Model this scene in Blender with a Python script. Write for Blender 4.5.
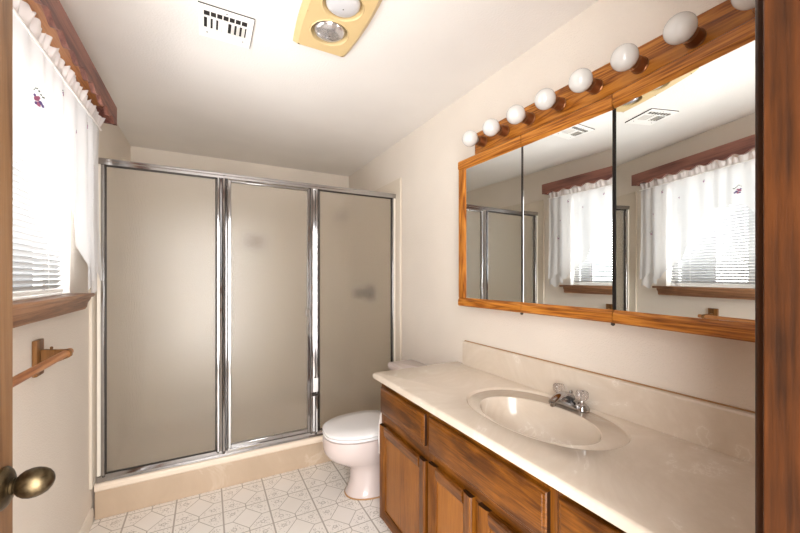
import bpy, bmesh, math, random
from mathutils import Vector, Matrix

random.seed(7)
for o in list(bpy.data.objects):
    bpy.data.objects.remove(o)
S = bpy.context.scene
C = S.collection
PI = math.pi

# ------------------------------------------------------------------ camera, world, light, exposure
cam_d = bpy.data.cameras.new('camera')
cam = bpy.data.objects.new('camera', cam_d); C.objects.link(cam)
cam.location = (0, 0, 1.35)
cam.rotation_euler = (PI / 2, 0, -math.radians(28.35))
cam_d.sensor_width = 36.0
cam_d.lens = 357.5 / 800 * 36.0
cam_d.shift_y = 0.0124
cam_d.clip_start = 0.01
S.camera = cam

world = bpy.data.worlds.new('world'); S.world = world; world.use_nodes = True
bg = world.node_tree.nodes['Background']
bg.inputs['Color'].default_value = (0.97, 0.985, 1.0, 1)
bg.inputs['Strength'].default_value = .3


def area(name, loc, rot, sx, sy, power, col, spread=PI):
    d = bpy.data.lights.new(name, 'AREA'); d.shape = 'RECTANGLE'; d.size = sx; d.size_y = sy
    d.energy = power; d.color = col; d.spread = spread
    o = bpy.data.objects.new(name, d); C.objects.link(o); o.location = loc; o.rotation_euler = rot
    return o


# daylight falling on the window from outdoors, and an added fill lamp behind the open doorway
area('window_daylight', (-1.28, 1.62, .80), (0, -PI / 2 - math.radians(44), 0), 1.1, 1.6, 76, (0.99, 0.99, 0.985))
area('doorway_fill', (0.0, -.42, 1.25), (PI / 2, 0, 0), 2.0, 2.1, 112, (1.0, 0.985, 0.965))
area('sky_daylight', (-1.9, 1.62, 1.75), (0, -PI / 2, 0), 1.8, 2.4, 85, (0.99, 0.99, 0.985))

S.view_settings.view_transform = 'Standard'
S.view_settings.look = 'None'
S.view_settings.gamma = 1.0
S.view_settings.use_curve_mapping = False
S.view_settings.exposure = 1.12
S.cycles.use_denoising = True
S.cycles.max_bounces = 14
S.cycles.diffuse_bounces = 7
S.cycles.glossy_bounces = 6
S.cycles.transmission_bounces = 10
S.cycles.transparent_max_bounces = 16
S.cycles.sample_clamp_indirect = 8.0
S.cycles.caustics_reflective = False
S.cycles.caustics_refractive = True

# ------------------------------------------------------------------ materials


def srgb(r, g, b):
    f = lambda c: (c / 255 / 12.92) if c / 255 <= .04045 else ((c / 255 + .055) / 1.055) ** 2.4
    return (f(r), f(g), f(b), 1)


class NT:
    def __init__(self, name):
        self.m = bpy.data.materials.new(name); self.m.use_nodes = True
        self.t = self.m.node_tree; self.n = self.t.nodes; self.l = self.t.links
        self.b = self.n['Principled BSDF']; self.out = self.n['Material Output']

    def new(self, kind, **kw):
        x = self.n.new(kind)
        for k, v in kw.items():
            setattr(x, k, v)
        return x

    def link(self, a, b):
        self.l.new(a, b)

    def val(self, **kw):
        for k, v in kw.items():
            self.b.inputs[k.replace('_', ' ')].default_value = v

    def coords(self, scale=(1, 1, 1), loc=(0, 0, 0), out='Object'):
        tc = self.new('ShaderNodeTexCoord'); mp = self.new('ShaderNodeMapping')
        self.link(tc.outputs[out], mp.inputs[0])
        mp.inputs['Scale'].default_value = scale; mp.inputs['Location'].default_value = loc
        return mp.outputs[0]

    def noise(self, vec, scale, detail=3, rough=.55, dist=0):
        x = self.new('ShaderNodeTexNoise'); self.link(vec, x.inputs['Vector'])
        x.inputs['Scale'].default_value = scale; x.inputs['Detail'].default_value = detail
        x.inputs['Roughness'].default_value = rough; x.inputs['Distortion'].default_value = dist
        return x.outputs['Fac']

    def ramp(self, fac, stops):
        x = self.new('ShaderNodeValToRGB'); self.link(fac, x.inputs[0])
        e = x.color_ramp.elements
        while len(e) < len(stops):
            e.new(.5)
        for k, (p, c) in zip(e, stops):
            k.position = p; k.color = c
        return x.outputs[0]

    def math(self, op, a, b=None, c=None):
        x = self.new('ShaderNodeMath', operation=op)
        for i, v in enumerate((a, b, c)):
            if v is None:
                continue
            if isinstance(v, (int, float)):
                x.inputs[i].default_value = v
            else:
                self.link(v, x.inputs[i])
        return x.outputs[0]

    def bump(self, h, strength, dist=.01):
        x = self.new('ShaderNodeBump'); x.inputs['Strength'].default_value = strength
        x.inputs['Distance'].default_value = dist; self.link(h, x.inputs['Height'])
        self.link(x.outputs[0], self.b.inputs['Normal'])
        return x.outputs[0]


def plain(name, col, rough=.5, metal=0, spec=.5, coat=0, **kw):
    t = NT(name); t.val(Base_Color=col, Roughness=rough, Metallic=metal)
    t.b.inputs['Specular IOR Level'].default_value = spec
    t.b.inputs['Coat Weight'].default_value = coat
    for k, v in kw.items():
        t.b.inputs[k.replace('_', ' ')].default_value = v
    return t.m


def plaster(name, col, bump=.25, sc=260, rough=.6):
    t = NT(name); v = t.coords()
    n1 = t.noise(v, 2.2, 2)
    c2 = tuple(x * .955 for x in col[:3]) + (1,)
    t.link(t.ramp(n1, [(.35, c2), (.65, col)]), t.b.inputs['Base Color'])
    t.val(Roughness=rough)
    t.b.inputs['Specular IOR Level'].default_value = .3
    t.bump(t.noise(v, sc, 2), bump, .004)
    return t.m


def wood(name, dark, mid, light, axis='Z', ring=9, rough=.33, blotch=.0, grain=1.0, coat=.05, ringamp=1.0):
    t = NT(name)
    lo, hi = 1.8, 34
    sc = {'X': (lo, hi, hi), 'Y': (hi, lo, hi), 'Z': (hi, hi, lo)}[axis]
    v = t.coords(sc)
    big = t.noise(v, .42 * grain, 4, .55, 1.1)
    rings = t.math('FRACT', t.math('MULTIPLY', big, ring))
    tri = t.math('ABSOLUTE', t.math('SUBTRACT', rings, .5))
    fine = t.noise(v, 4.6, 6, .68)
    k = t.math('ADD', t.math('MULTIPLY', tri, ringamp), t.math('ADD', t.math('MULTIPLY', fine, .8), .28 - ringamp * .28))
    if blotch:
        b = t.noise(t.coords((3, 3, 3)), 2.6, 3)
        k = t.math('ADD', k, t.math('MULTIPLY', t.math('SUBTRACT', b, .5), blotch))
    t.link(t.ramp(k, [(.28, dark), (.58, mid), (.9, light)]), t.b.inputs['Base Color'])
    t.val(Roughness=rough)
    t.b.inputs['Specular IOR Level'].default_value = .3
    t.b.inputs['Coat Weight'].default_value = coat
    t.b.inputs['Coat Roughness'].default_value = .2
    t.bump(fine, .12, .003)
    return t.m


M = {}
M['wall'] = plaster('wall_paint', srgb(226, 217, 206), .6, 170)
M['ceiling'] = plaster('ceiling_paint', srgb(230, 226, 222), .3, 110)
M['white_trim'] = plain('white_trim_paint', srgb(226, 218, 206), .4)
M['shower_wall'] = plain('shower_surround_gelcoat', srgb(212, 201, 185), .3)
M['chrome'] = plain('polished_chrome', (.44, .43, .43, 1), .1, 1)
M['aluminium'] = plain('bright_aluminium', (.5, .48, .46, 1), .25, 1)
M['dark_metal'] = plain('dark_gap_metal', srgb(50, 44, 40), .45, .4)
M['black'] = plain('dark_gap', srgb(24, 18, 15), .8)
M['porcelain'] = plain('white_porcelain', srgb(204, 190, 186), .12, coat=.4)
M['seat_plastic'] = plain('white_seat_plastic', srgb(226, 224, 224), .18, coat=.2)
M['caulk_and_shadow'] = plain('stained_caulk_and_shadow', srgb(168, 128, 84), .7)
M['paper'] = plain('tissue_paper', srgb(244, 240, 238), .9)
M['bulb_glass'] = plain('opal_bulb_glass', srgb(212, 210, 207), .08, coat=.6, Subsurface_Weight=.1)
M['bulb_glass'].node_tree.nodes['Principled BSDF'].inputs['Subsurface Radius'].default_value = (.02, .02, .02)
M['socket'] = plain('bronze_socket', srgb(140, 92, 58), .3, .7)
M['tan_plastic'] = plain('tan_plastic', srgb(206, 180, 132), .42)
M['tan_inner'] = plain('tan_plastic_recess', srgb(188, 160, 110), .5)
M['vent_white'] = plain('vent_white_paint', srgb(238, 235, 231), .45)
M['brass'] = None
t = NT('antique_brass'); v = t.coords((1, 1, 1))
t.link(t.ramp(t.noise(v, 60, 3), [(.3, srgb(66, 54, 38)), (.7, srgb(112, 98, 74))]), t.b.inputs['Base Color'])
t.val(Metallic=1.0, Roughness=.4); M['brass'] = t.m

M['oak'] = wood('honey_oak_rail', srgb(92, 44, 8), srgb(156, 92, 28), srgb(190, 124, 50), 'Y', 9, .3)
M['oak_v'] = wood('honey_oak_stile', srgb(92, 44, 8), srgb(156, 92, 28), srgb(190, 124, 50), 'Z', 9, .3)
M['van_y'] = wood('vanity_wood_rail', srgb(26, 10, 1), srgb(78, 41, 6), srgb(128, 76, 20), 'Y', 6, .32, .5, .8, ringamp=.42, coat=0)
M['van_z'] = wood('vanity_wood_stile', srgb(36, 15, 1), srgb(90, 49, 9), srgb(132, 80, 23), 'Z', 5, .32, .25, .7, ringamp=.42, coat=0)
M['van_panel'] = wood('vanity_wood_panel', srgb(72, 36, 6), srgb(122, 72, 20), srgb(150, 94, 34), 'Z', 4, .3, .3, .5, ringamp=.42, coat=0)
M['end_grain_shade'] = plain('end_grain_and_gap_shade', srgb(44, 24, 10), .5, spec=.2)
M['jamb'] = wood('stained_jamb_wood', srgb(30, 12, 2), srgb(58, 28, 6), srgb(78, 42, 14), 'Z', 4, .38, .7, .5)
M['door'] = wood('door_veneer', srgb(76, 50, 28), srgb(104, 72, 44), srgb(120, 88, 58), 'Z', 5, .45, .2, .6)
M['sill'] = wood('window_sill_wood', srgb(92, 60, 40), srgb(134, 94, 66), srgb(160, 118, 86), 'Y', 5, .4, .3)
M['valance'] = wood('valance_wood', srgb(78, 46, 40), srgb(112, 70, 60), srgb(136, 90, 76), 'Y', 4, .5, .3)
M['towel_wood'] = wood('towel_bar_wood', srgb(110, 62, 28), srgb(158, 100, 56), srgb(182, 124, 76), 'Y', 4, .35)
M['bracket_wood'] = wood('bracket_wood', srgb(60, 36, 14), srgb(104, 68, 32), srgb(130, 88, 46), 'Z', 4, .4)

# cultured marble
t = NT('cultured_marble'); v = t.coords((1, 1, 1))
w = t.noise(v, 2.4, 5, .6, 2.2)
band = t.math('ABSOLUTE', t.math('SUBTRACT', t.math('FRACT', t.math('MULTIPLY', w, 3.2)), .5))
t.link(t.ramp(band, [(.0, srgb(211, 198, 182)), (.36, srgb(216, 204, 189)), (.46, srgb(218, 207, 193)), (.5, srgb(228, 219, 207))]), t.b.inputs['Base Color'])
t.val(Roughness=.2); t.b.inputs['Coat Weight'].default_value = .2
M['marble'] = t.m
t = NT('cultured_marble_curb'); v = t.coords((1, 1, 1))
w = t.noise(v, 2.0, 5, .6, 2.0)
t.link(t.ramp(w, [(.3, srgb(176, 155, 132)), (.58, srgb(184, 163, 141)), (.64, srgb(196, 178, 158)), (.7, srgb(190, 170, 148))]), t.b.inputs['Base Color'])
t.val(Roughness=.35); M['curb'] = t.m
M['curb_lip'] = plain('curb_lip_gelcoat', srgb(224, 208, 190), .3)

# mirror: thin silvered glass
M['mirror'] = plain('silvered_mirror', (.82, .85, .845, 1), .0, 1)

# frosted rain glass
t = NT('frosted_glass'); v = t.coords((170, 170, 60))
t.val(Base_Color=(.93, .89, .82, 1), Roughness=.27, IOR=1.45)
t.b.inputs['Transmission Weight'].default_value = .93
t.b.inputs['Specular IOR Level'].default_value = .6
t.bump(t.noise(v, 1, 2), .45, .002)
tl = t.new('ShaderNodeBsdfTranslucent'); tl.inputs[0].default_value = (.93, .88, .80, 1)
mx = t.new('ShaderNodeMixShader'); mx.inputs[0].default_value = .1
t.link(t.b.outputs[0], mx.inputs[1]); t.link(tl.outputs[0], mx.inputs[2]); t.link(mx.outputs[0], t.out.inputs[0])
M['frost'] = t.m

# window pane
t = NT('window_pane'); tr = t.new('ShaderNodeBsdfTransparent'); gl = t.new('ShaderNodeBsdfGlossy'); mx = t.new('ShaderNodeMixShader')
gl.inputs['Roughness'].default_value = .02; mx.inputs[0].default_value = .05
t.link(tr.outputs[0], mx.inputs[1]); t.link(gl.outputs[0], mx.inputs[2]); t.link(mx.outputs[0], t.out.inputs[0])
M['pane'] = t.m


def sheer(name, col, transp, transl):
    t = NT(name); d = t.new('ShaderNodeBsdfDiffuse'); tl = t.new('ShaderNodeBsdfTranslucent'); tr = t.new('ShaderNodeBsdfTransparent')
    d.inputs[0].default_value = col; tl.inputs[0].default_value = col
    m1 = t.new('ShaderNodeMixShader'); m1.inputs[0].default_value = transl
    t.link(d.outputs[0], m1.inputs[1]); t.link(tl.outputs[0], m1.inputs[2])
    m2 = t.new('ShaderNodeMixShader'); m2.inputs[0].default_value = transp
    t.link(m1.outputs[0], m2.inputs[1]); t.link(tr.outputs[0], m2.inputs[2]); t.link(m2.outputs[0], t.out.inputs[0])
    return t.m


M['sheer'] = sheer('sheer_curtain_fabric', (.78, .78, .79, 1), .2, .15)
M['ruffle'] = sheer('curtain_ruffle_fabric', (.74, .69, .67, 1), .06, .25)
M['slat'] = sheer('blind_slat_vinyl', (.5, .5, .5, 1), 0, .03)
M['thread_pink'] = plain('pink_thread', srgb(150, 84, 112), .8)
M['thread_violet'] = plain('violet_thread', srgb(92, 72, 124), .8)
M['thread_green'] = plain('green_thread', srgb(90, 96, 84), .8)

# clear acrylic
M['acrylic'] = plain('clear_acrylic', (.95, .9, .88, 1), .05, Transmission_Weight=.9, IOR=1.45)

# lamp face
M['lamp_face'] = plain('silver_lamp_face', (.74, .73, .75, 1), .16, .85)
M['lamp_frost'] = plain('white_lamp_face', srgb(206, 205, 208), .3, .2)


def floor_material():
    t = NT('vinyl_tile_pattern')
    tc = t.new('ShaderNodeTexCoord'); sep = t.new('ShaderNodeSeparateXYZ'); t.link(tc.outputs['Object'], sep.inputs[0])
    px, py = .24, .23
    ux = t.math('DIVIDE', t.math('ADD', sep.outputs[0], 10 * px - .08), px)
    uy = t.math('DIVIDE', t.math('ADD', sep.outputs[1], 20 * py - 2.28), py)
    ix = t.math('FLOOR', ux); iy = t.math('FLOOR', uy)
    fx = t.math('SUBTRACT', t.math('FRACT', ux), .5); fy = t.math('SUBTRACT', t.math('FRACT', uy), .5)
    ax = t.math('ABSOLUTE', fx); ay = t.math('ABSOLUTE', fy)
    D = t.math('ADD', t.math('DIVIDE', ax, .315), t.math('DIVIDE', ay, .40))
    lt = lambda a, b: t.math('LESS_THAN', a, b)
    gt = lambda a, b: t.math('GREATER_THAN', a, b)
    mul = lambda a, b: t.math('MULTIPLY', a, b)
    mx = lambda a, b: t.math('MAXIMUM', a, b)
    dia = lt(t.math('ABSOLUTE', t.math('SUBTRACT', D, 1.0)), .035)
    outside = gt(D, 1.0)
    sp = mul(outside, mx(lt(ax, .011), lt(ay, .011)))
    bold = gt(ax, .482)
    thin = gt(ay, .487)
    lines = mx(mx(dia, sp), mx(bold, thin))
    # little flower printed in each corner piece: a ring with specks round it
    dx = t.math('SUBTRACT', ax, .30); dy = t.math('SUBTRACT', ay, .31)
    rr = t.math('SQRT', t.math('ADD', mul(dx, dx), mul(dy, dy)))
    ang = t.math('ARCTAN2', dy, dx)
    pet = t.math('ADD', .046, mul(t.math('COSINE', mul(ang, 5)), .009))
    ring = lt(t.math('ABSOLUTE', t.math('SUBTRACT', rr, pet)), .011)
    vo = t.new('ShaderNodeTexVoronoi'); vo.inputs['Scale'].default_value = 95; t.link(tc.outputs['Object'], vo.inputs['Vector'])
    spk = mul(mul(lt(vo.outputs['Distance'], .30), gt(D, 1.14)), mul(lt(ax, .46), lt(ay, .46)))
    spk = mul(spk, lt(rr, .23))
    flor = mx(ring, spk)
    n = t.noise(t.coords((1, 1, 1)), 3.0, 3)
    basec = t.ramp(n, [(.3, srgb(228, 222, 215)), (.7, srgb(236, 231, 226))])
    m1 = t.new('ShaderNodeMixRGB'); t.link(mul(flor, .7), m1.inputs[0]); t.link(basec, m1.inputs[1]); m1.inputs[2].default_value = srgb(160, 153, 144)
    m2 = t.new('ShaderNodeMixRGB'); t.link(mul(lines, .95), m2.inputs[0]); t.link(m1.outputs[0], m2.inputs[1]); m2.inputs[2].default_value = srgb(168, 160, 150)
    t.link(m2.outputs[0], t.b.inputs['Base Color'])
    t.val(Roughness=.38)
    return t.m


M['floor'] = floor_material()

# ------------------------------------------------------------------ mesh helpers


class MB:
    """collects verts and faces in world coordinates, links them as one mesh object"""

    def __init__(self):
        self.v = []; self.f = []

    def add(self, vs, fs):
        k = len(self.v); self.v += [tuple(p) for p in vs]; self.f += [tuple(i + k for i in f) for f in fs]
        return self

    def box(self, a, b):
        (x0, y0, z0), (x1, y1, z1) = a, b
        x0, x1 = sorted((x0, x1)); y0, y1 = sorted((y0, y1)); z0, z1 = sorted((z0, z1))
        return self.add([(x0, y0, z0), (x1, y0, z0), (x1, y1, z0), (x0, y1, z0), (x0, y0, z1), (x1, y0, z1), (x1, y1, z1), (x0, y1, z1)],
                        [(3, 2, 1, 0), (4, 5, 6, 7), (0, 1, 5, 4), (1, 2, 6, 5), (2, 3, 7, 6), (3, 0, 4, 7)])

    def loft(self, rings, cap0=True, cap1=True):
        n = len(rings[0]); vs = [p for r in rings for p in r]; fs = []
        for i in range(len(rings) - 1):
            for j in range(n):
                a = i * n + j; b = i * n + (j + 1) % n
                fs.append((a, b, b + n, a + n))
        if cap0: fs.append(tuple(reversed(range(n))))
        if cap1: fs.append(tuple((len(rings) - 1) * n + j for j in range(n)))
        return self.add(vs, fs)

    def lathe(self, prof, origin, axis, n=32, cap=True):
        """prof: list of (distance along axis, radius)"""
        a = Vector(axis).normalized(); u = a.orthogonal().normalized(); w = a.cross(u); o = Vector(origin)
        rings = [[o + a * d + (u * math.cos(2 * PI * j / n) + w * math.sin(2 * PI * j / n)) * max(r, 1e-5) for j in range(n)] for d, r in prof]
        return self.loft(rings, cap, cap)

    def tube(self, pts, r, n=12, cap=True):
        pts = [Vector(p) for p in pts]; rings = []; prev = None
        for i, p in enumerate(pts):
            tg = (pts[min(i + 1, len(pts) - 1)] - pts[max(i - 1, 0)]).normalized()
            u = tg.orthogonal().normalized() if prev is None else (prev - tg * prev.dot(tg)).normalized()
            prev = u; w = tg.cross(u); rad = r[i] if isinstance(r, (list, tuple)) else r
            rings.append([p + (u * math.cos(2 * PI * j / n) + w * math.sin(2 * PI * j / n)) * rad for j in range(n)])
        return self.loft(rings, cap, cap)

    def prism(self, poly, axis, a, b):
        """poly of 2-D points in the two other axes, extruded along axis from a to b"""
        def P(q, h):
            return {'x': (h, q[0], q[1]), 'y': (q[0], h, q[1]), 'z': (q[0], q[1], h)}[axis]
        n = len(poly)
        return self.add([P(q, a) for q in poly] + [P(q, b) for q in poly],
                        [tuple(reversed(range(n))), tuple(range(n, 2 * n))] + [(i, (i + 1) % n, (i + 1) % n + n, i + n) for i in range(n)])

    def build(self, name, mat, parent=None, origin=None, smooth=False, bevel=0, segs=2, sub=0, rotz=None):
        wo = Vector(parent.location) if parent else Vector((0, 0, 0))
        if parent and parent.parent:
            wo = wo + Vector(parent.parent.location)
        org = Vector(origin) if origin is not None else (wo if parent else Vector((0, 0, 0)))
        me = bpy.data.meshes.new(name)
        me.from_pydata([Vector(p) - org for p in self.v], [], self.f)
        bm = bmesh.new(); bm.from_mesh(me); bmesh.ops.recalc_face_normals(bm, faces=bm.faces); bm.to_mesh(me); bm.free()
        me.materials.append(mat)
        if smooth:
            for p in me.polygons: p.use_smooth = True
            me.set_sharp_from_angle(angle=math.radians(smooth if smooth is not True else 40))
        o = bpy.data.objects.new(name, me); C.objects.link(o)
        if parent:
            o.parent = parent; o.location = org - wo
        else:
            o.location = org
        if rotz is not None: o.rotation_euler.z = rotz
        if bevel:
            b = o.modifiers.new('bevel', 'BEVEL'); b.width = bevel; b.segments = segs; b.limit_method = 'ANGLE'; b.angle_limit = math.radians(35)
            for p in me.polygons: p.use_smooth = True
            me.set_sharp_from_angle(angle=math.radians(50))
        if sub:
            s = o.modifiers.new('sub', 'SUBSURF'); s.levels = sub; s.render_levels = sub
        return o


def tag(o, label=None, cat=None, group=None, kind=None):
    if label: o['label'] = label
    if cat: o['category'] = cat
    if group: o['group'] = group
    if kind: o['kind'] = kind
    return o


def thing(name, loc, label, cat, group=None, kind=None):
    o = bpy.data.objects.new(name, None); C.objects.link(o); o.location = loc; o.empty_display_size = .05
    return tag(o, label, cat, group, kind)


def structure(name, mb, mat, label, cat, **kw):
    return tag(mb.build(name, mat, **kw), label, cat, kind='structure')


# ------------------------------------------------------------------ the room
XL, XR, YF, YB, ZC = -.56, 1.354, .118, 3.68, 2.435
TH = .12
WY0, WY1, WZ0, WZ1 = 1.06, 2.19, 1.27, 2.11          # window opening
DX0, DX1, DZ = -.345, .42, 2.05                       # doorway opening

structure('floor', MB().box((XL - TH, -1.6, -.05), (XR + TH, YB + TH, 0)), M['floor'], 'off-white vinyl floor printed with diamonds and small flowers', 'floor')
structure('ceiling', MB().box((XL - TH, -.01, ZC), (XR + TH, YB + TH, ZC + .06)), M['ceiling'], 'white textured ceiling', 'ceiling')
structure('wall_right', MB().box((XR, YF, 0), (XR + TH, YB + TH, ZC)), M['wall'], 'cream textured wall behind the vanity and mirrors', 'wall')
structure('wall_back', MB().box((XL - TH, YB, 0), (XR, YB + TH, ZC)), M['wall'], 'cream wall seen above the shower rail', 'wall')
wl = MB()
wl.box((XL - TH, -.01, 0), (XL, WY0, ZC)); wl.box((XL - TH, WY1, 0), (XL, YB, ZC))
wl.box((XL - TH, WY0, 0), (XL, WY1, WZ0)); wl.box((XL - TH, WY0, WZ1), (XL, WY1, ZC))
structure('wall_left', wl, M['wall'], 'cream wall with the curtained window', 'wall')
wf = MB()
wf.box((XL, -.01, 0), (DX0 - .02, YF, ZC)); wf.box((DX1 + .02, -.01, 0), (XR + TH, YF, ZC)); wf.box((DX0 - .02, -.01, DZ + .02), (DX1 + .02, YF, ZC))
structure('wall_front', wf, M['wall'], 'cream wall around the open doorway', 'wall')

# door jamb and casing at the camera's right hand
def doorframe(name, xa, sgn, label):
    # xa: jamb face, sgn: +1 when the wall lies towards +x
    o = thing(name, (xa, .06, 0), label, 'door frame', kind='structure')
    MB().box((xa, -.012, 0), (xa + sgn * .02, .1225, DZ)).build('jamb', M['jamb'], o, bevel=.0015)
    MB().box((xa - sgn * .012, -.012, 0), (xa, .078, DZ)).build('door_stop', M['jamb'], o, bevel=.003)
    mb = MB(); mb.prism([(xa + sgn * .017, .1185), (xa + sgn * .075, .1185), (xa + sgn * .075, .139), (xa + sgn * .030, .1362), (xa + sgn * .017, .1323)], 'z', 0, DZ + .06)
    mb.build('casing', M['jamb'], o, bevel=.002)
    return o


doorframe('trim_1', DX1, 1, 'reddish brown stained wooden door jamb beside the countertop')
doorframe('trim_2', DX0, -1, 'reddish brown stained wooden door jamb on the hinge side of the open door')
mb = MB().box((DX0, -.012, DZ), (DX1, .1225, DZ + .02)); mb.box((DX0 - .017, .1185, DZ + .017), (DX1 + .017, .134, DZ + .075))
structure('trim_3', mb, M['jamb'], 'stained wooden head casing over the doorway', 'door frame', bevel=.002)

# baseboard along the wall under the window
for nm, (y0, y1), lab in (('baseboard_left', (.13, 2.525), 'cream baseboard under the window wall up to the shower curb'),):
    mb = MB().prism([(XL, 0), (XL + .011, 0), (XL + .011, .072), (XL + .006, .082), (XL, .082)], 'y', y0, y1)
    structure(nm, mb, M['white_trim'], lab, 'baseboard')

# ------------------------------------------------------------------ open door with knob
dr = thing('door_1', (-.30, .19, 0), 'light brown wooden door standing open beside the towel bar', 'door', kind='structure')
MB().box((-.335, .165, .012), (-.30, .8755, 2.03)).build('door_slab', M['door'], dr, bevel=.0015)
for z in (.25, 1.02, 1.8):
    MB().lathe([(0, .006), (.09, .006)], (-.293, .163, z), (0, 0, 1), 12).build('hinge', M['brass'], dr, smooth=True)
ky, kz = .835, .998
kb = MB().lathe([(0, .034), (.004, .034), (.008, .030), (.011, .024), (.012, .0135)], (-.30, ky, kz), (1, 0, 0), 40)
ros = kb.build('knob_rosette', M['brass'], dr, smooth=35)
ax = Vector((1, .0, .0))
MB().lathe([(.008, .014), (.011, .0115), (.013, .0135), (.016, .0140), (.018, .0105), (.020, .011)], (-.30, ky, kz), ax, 32).build('knob_neck', M['brass'], dr, smooth=35)
# egg shaped knob: long across, flattened
prof = [(-1, .0), (-.97, .22), (-.88, .46), (-.70, .72), (-.45, .91), (-.15, .995), (.15, .99), (.45, .90), (.70, .73), (.88, .48), (.97, .24), (1, 0)]
rings = []
for a_, r_ in prof:
    rings.append([(-.30 + .040 + .0265 * a_ , ky + .024 * r_ * math.cos(q) , kz + .024 * r_ * math.sin(q)) for q in [2 * PI * j / 36 for j in range(36)]])
MB().loft(rings).build('knob', M['brass'], dr, smooth=60)

# ------------------------------------------------------------------ window, sill, blind, curtain, valance
wi = thing('window_1', (XL - .08, (WY0 + WY1) / 2, WZ0), 'white framed window behind the blind and sheer curtain', 'window', kind='structure')
xw = XL - .085
mb = MB()
fw = .035
mb.box((xw - .03, WY0, WZ0), (xw, WY1, WZ0 + fw)).box((xw - .03, WY0, WZ1 - fw), (xw, WY1, WZ1)).box((xw - .03, WY0, WZ0), (xw, WY0 + fw, WZ1)).box((xw - .03, WY1 - fw, WZ0), (xw, WY1, WZ1))
mb.build('window_frame', M['vent_white'], wi)
MB().box((xw - .026, (WY0 + WY1) / 2 - .022, WZ0 + fw), (xw - .002, (WY0 + WY1) / 2 + .022, WZ1 - fw)).build('mullion', M['vent_white'], wi)
MB().box((xw - .018, WY0 + fw, WZ0 + fw), (xw - .014, WY1 - fw, WZ1 - fw)).build('glass_pane', M['pane'], wi)
mb = MB(); e = .004
mb.box((XL - .115, WY0, WZ0), (XL, WY0 + e, WZ1)).box((XL - .115, WY1 - e, WZ0), (XL, WY1, WZ1)).box((XL - .115, WY0, WZ1 - e), (XL, WY1, WZ1))
mb.build('reveal_lining', M['vent_white'], wi)

si = thing('trim_4', (-.52, 1.6, 1.2), 'brown wooden window sill with a moulded apron under the blind', 'window sill', kind='structure')
MB().box((-.645, WY0 + .002, 1.2705), (-.556, WY1 - .002, 1.2735)).build('sill_inner_lining', M['vent_white'], si)
MB().prism([(-.559, 1.252), (-.486, 1.252), (-.482, 1.262), (-.486, 1.2695), (-.559, 1.2695)], 'y', .98, 2.25).build('sill_board', M['sill'], si, bevel=.002)
MB().prism([(-.559, 1.195), (-.512, 1.195), (-.505, 1.205), (-.502, 1.225), (-.492, 1.240), (-.490, 1.2515), (-.559, 1.2515)], 'y', 1.0, 2.215).build('apron_moulding', M['sill'], si, smooth=30)

# venetian blind
bl = thing('venetian_blind', (-.60, 1.6, WZ1), 'white venetian blind with tilted slats inside the window opening', 'blind')
by0, by1, bx = WY0 + .012, WY1 - .02, -.592
MB().box((bx - .02, by0, WZ1 - .035), (bx + .02, by1, WZ1 - .006)).build('headrail', M['vent_white'], bl, bevel=.002)
mb = MB(); zt = WZ1 - .045; zb = 1.305; ns = 36; half = .0125; tilt = math.radians(-42)
for k in range(ns):
    z = zb + (zt - zb) * k / (ns - 1)
    ring0, ring1 = [], []
    pts = []
    for s_ in (-1, -.5, 0, .5, 1):
        cx = s_ * half; cz = .0018 * (1 - s_ * s_)
        pts.append((bx + cx * math.cos(tilt) - cz * math.sin(tilt), z - cx * math.sin(tilt) + cz * math.cos(tilt)))
    low = [(x, zz - .0007) for x, zz in reversed(pts)]
    mb.prism(pts + low, 'y', by0, by1)
mb.build('slats', M['slat'], bl)
MB().box((bx - .013, by0, 1.280), (bx + .013, by1, 1.292)).build('bottom_rail', M['vent_white'], bl, bevel=.002)
for yy in (1.2, 1.62, 2.0):
    m2 = MB(); m2.tube([(bx + .0135, yy, zt + .01), (bx + .0135, yy, 1.285)], .0008, 6)
    m2.build('ladder_cord', M['vent_white'], bl)
MB().tube([(bx + .022, 1.14, zt + .02), (bx + .024, 1.14, 1.55)], .003, 8).build('tilt_wand', M['acrylic'], bl, smooth=True)

# sheer curtain
cu = thing('curtain', (-.50, 1.66, 2.12), 'sheer white curtain with embroidered flowers gathered under the valance', 'curtain')
cy0, cy1 = .992, 2.372


def cbot(y):
    q = abs(y - 1.665)            # symmetrical about the middle
    pts = [(0, 1.84), (.10, 1.83), (.19, 1.75), (.26, 1.60), (.34, 1.49), (.45, 1.39), (.54, 1.325), (.62, 1.375), (.68, 1.33), (.75, 1.31)]
    for (a, za), (b, zb_) in zip(pts, pts[1:]):
        if q <= b:
            u = (q - a) / (b - a); u = u * u * (3 - 2 * u)
            return za + (zb_ - za) * u
    return pts[-1][1]


def cx_(y, z):
    fall = min(1, max(0, (2.12 - z) / .25))
    amp = .005 + .007 * fall
    w = math.sin(y * 52 + 1.6 * math.sin(y * 11) + (2.12 - z) * .5) * amp * .8 * (1 - .5 * fall) + math.sin(y * 23 + 1.3 + (2.12 - z) * 1.5) * .006 * fall
    return -.490 + w + .012 * max(0, 1 - (z - 1.3) / .3) * (1 if z < 1.6 else 0)


mb = MB(); ny, nz = 240, 26
grid = []
for i in range(ny + 1):
    y = cy0 + (cy1 - cy0) * i / ny; zb_ = cbot(y) + .008 * math.sin(y * 40)
    for j in range(nz + 1):
        z = 2.118 + (zb_ - 2.118) * j / nz
        grid.append((cx_(y, z), y, z))
mb.add(grid, [(i * (nz + 1) + j, i * (nz + 1) + j + 1, (i + 1) * (nz + 1) + j + 1, (i + 1) * (nz + 1) + j) for i in range(ny) for j in range(nz)])
mb.build('curtain_panel', M['sheer'], cu, smooth=180)
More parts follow.
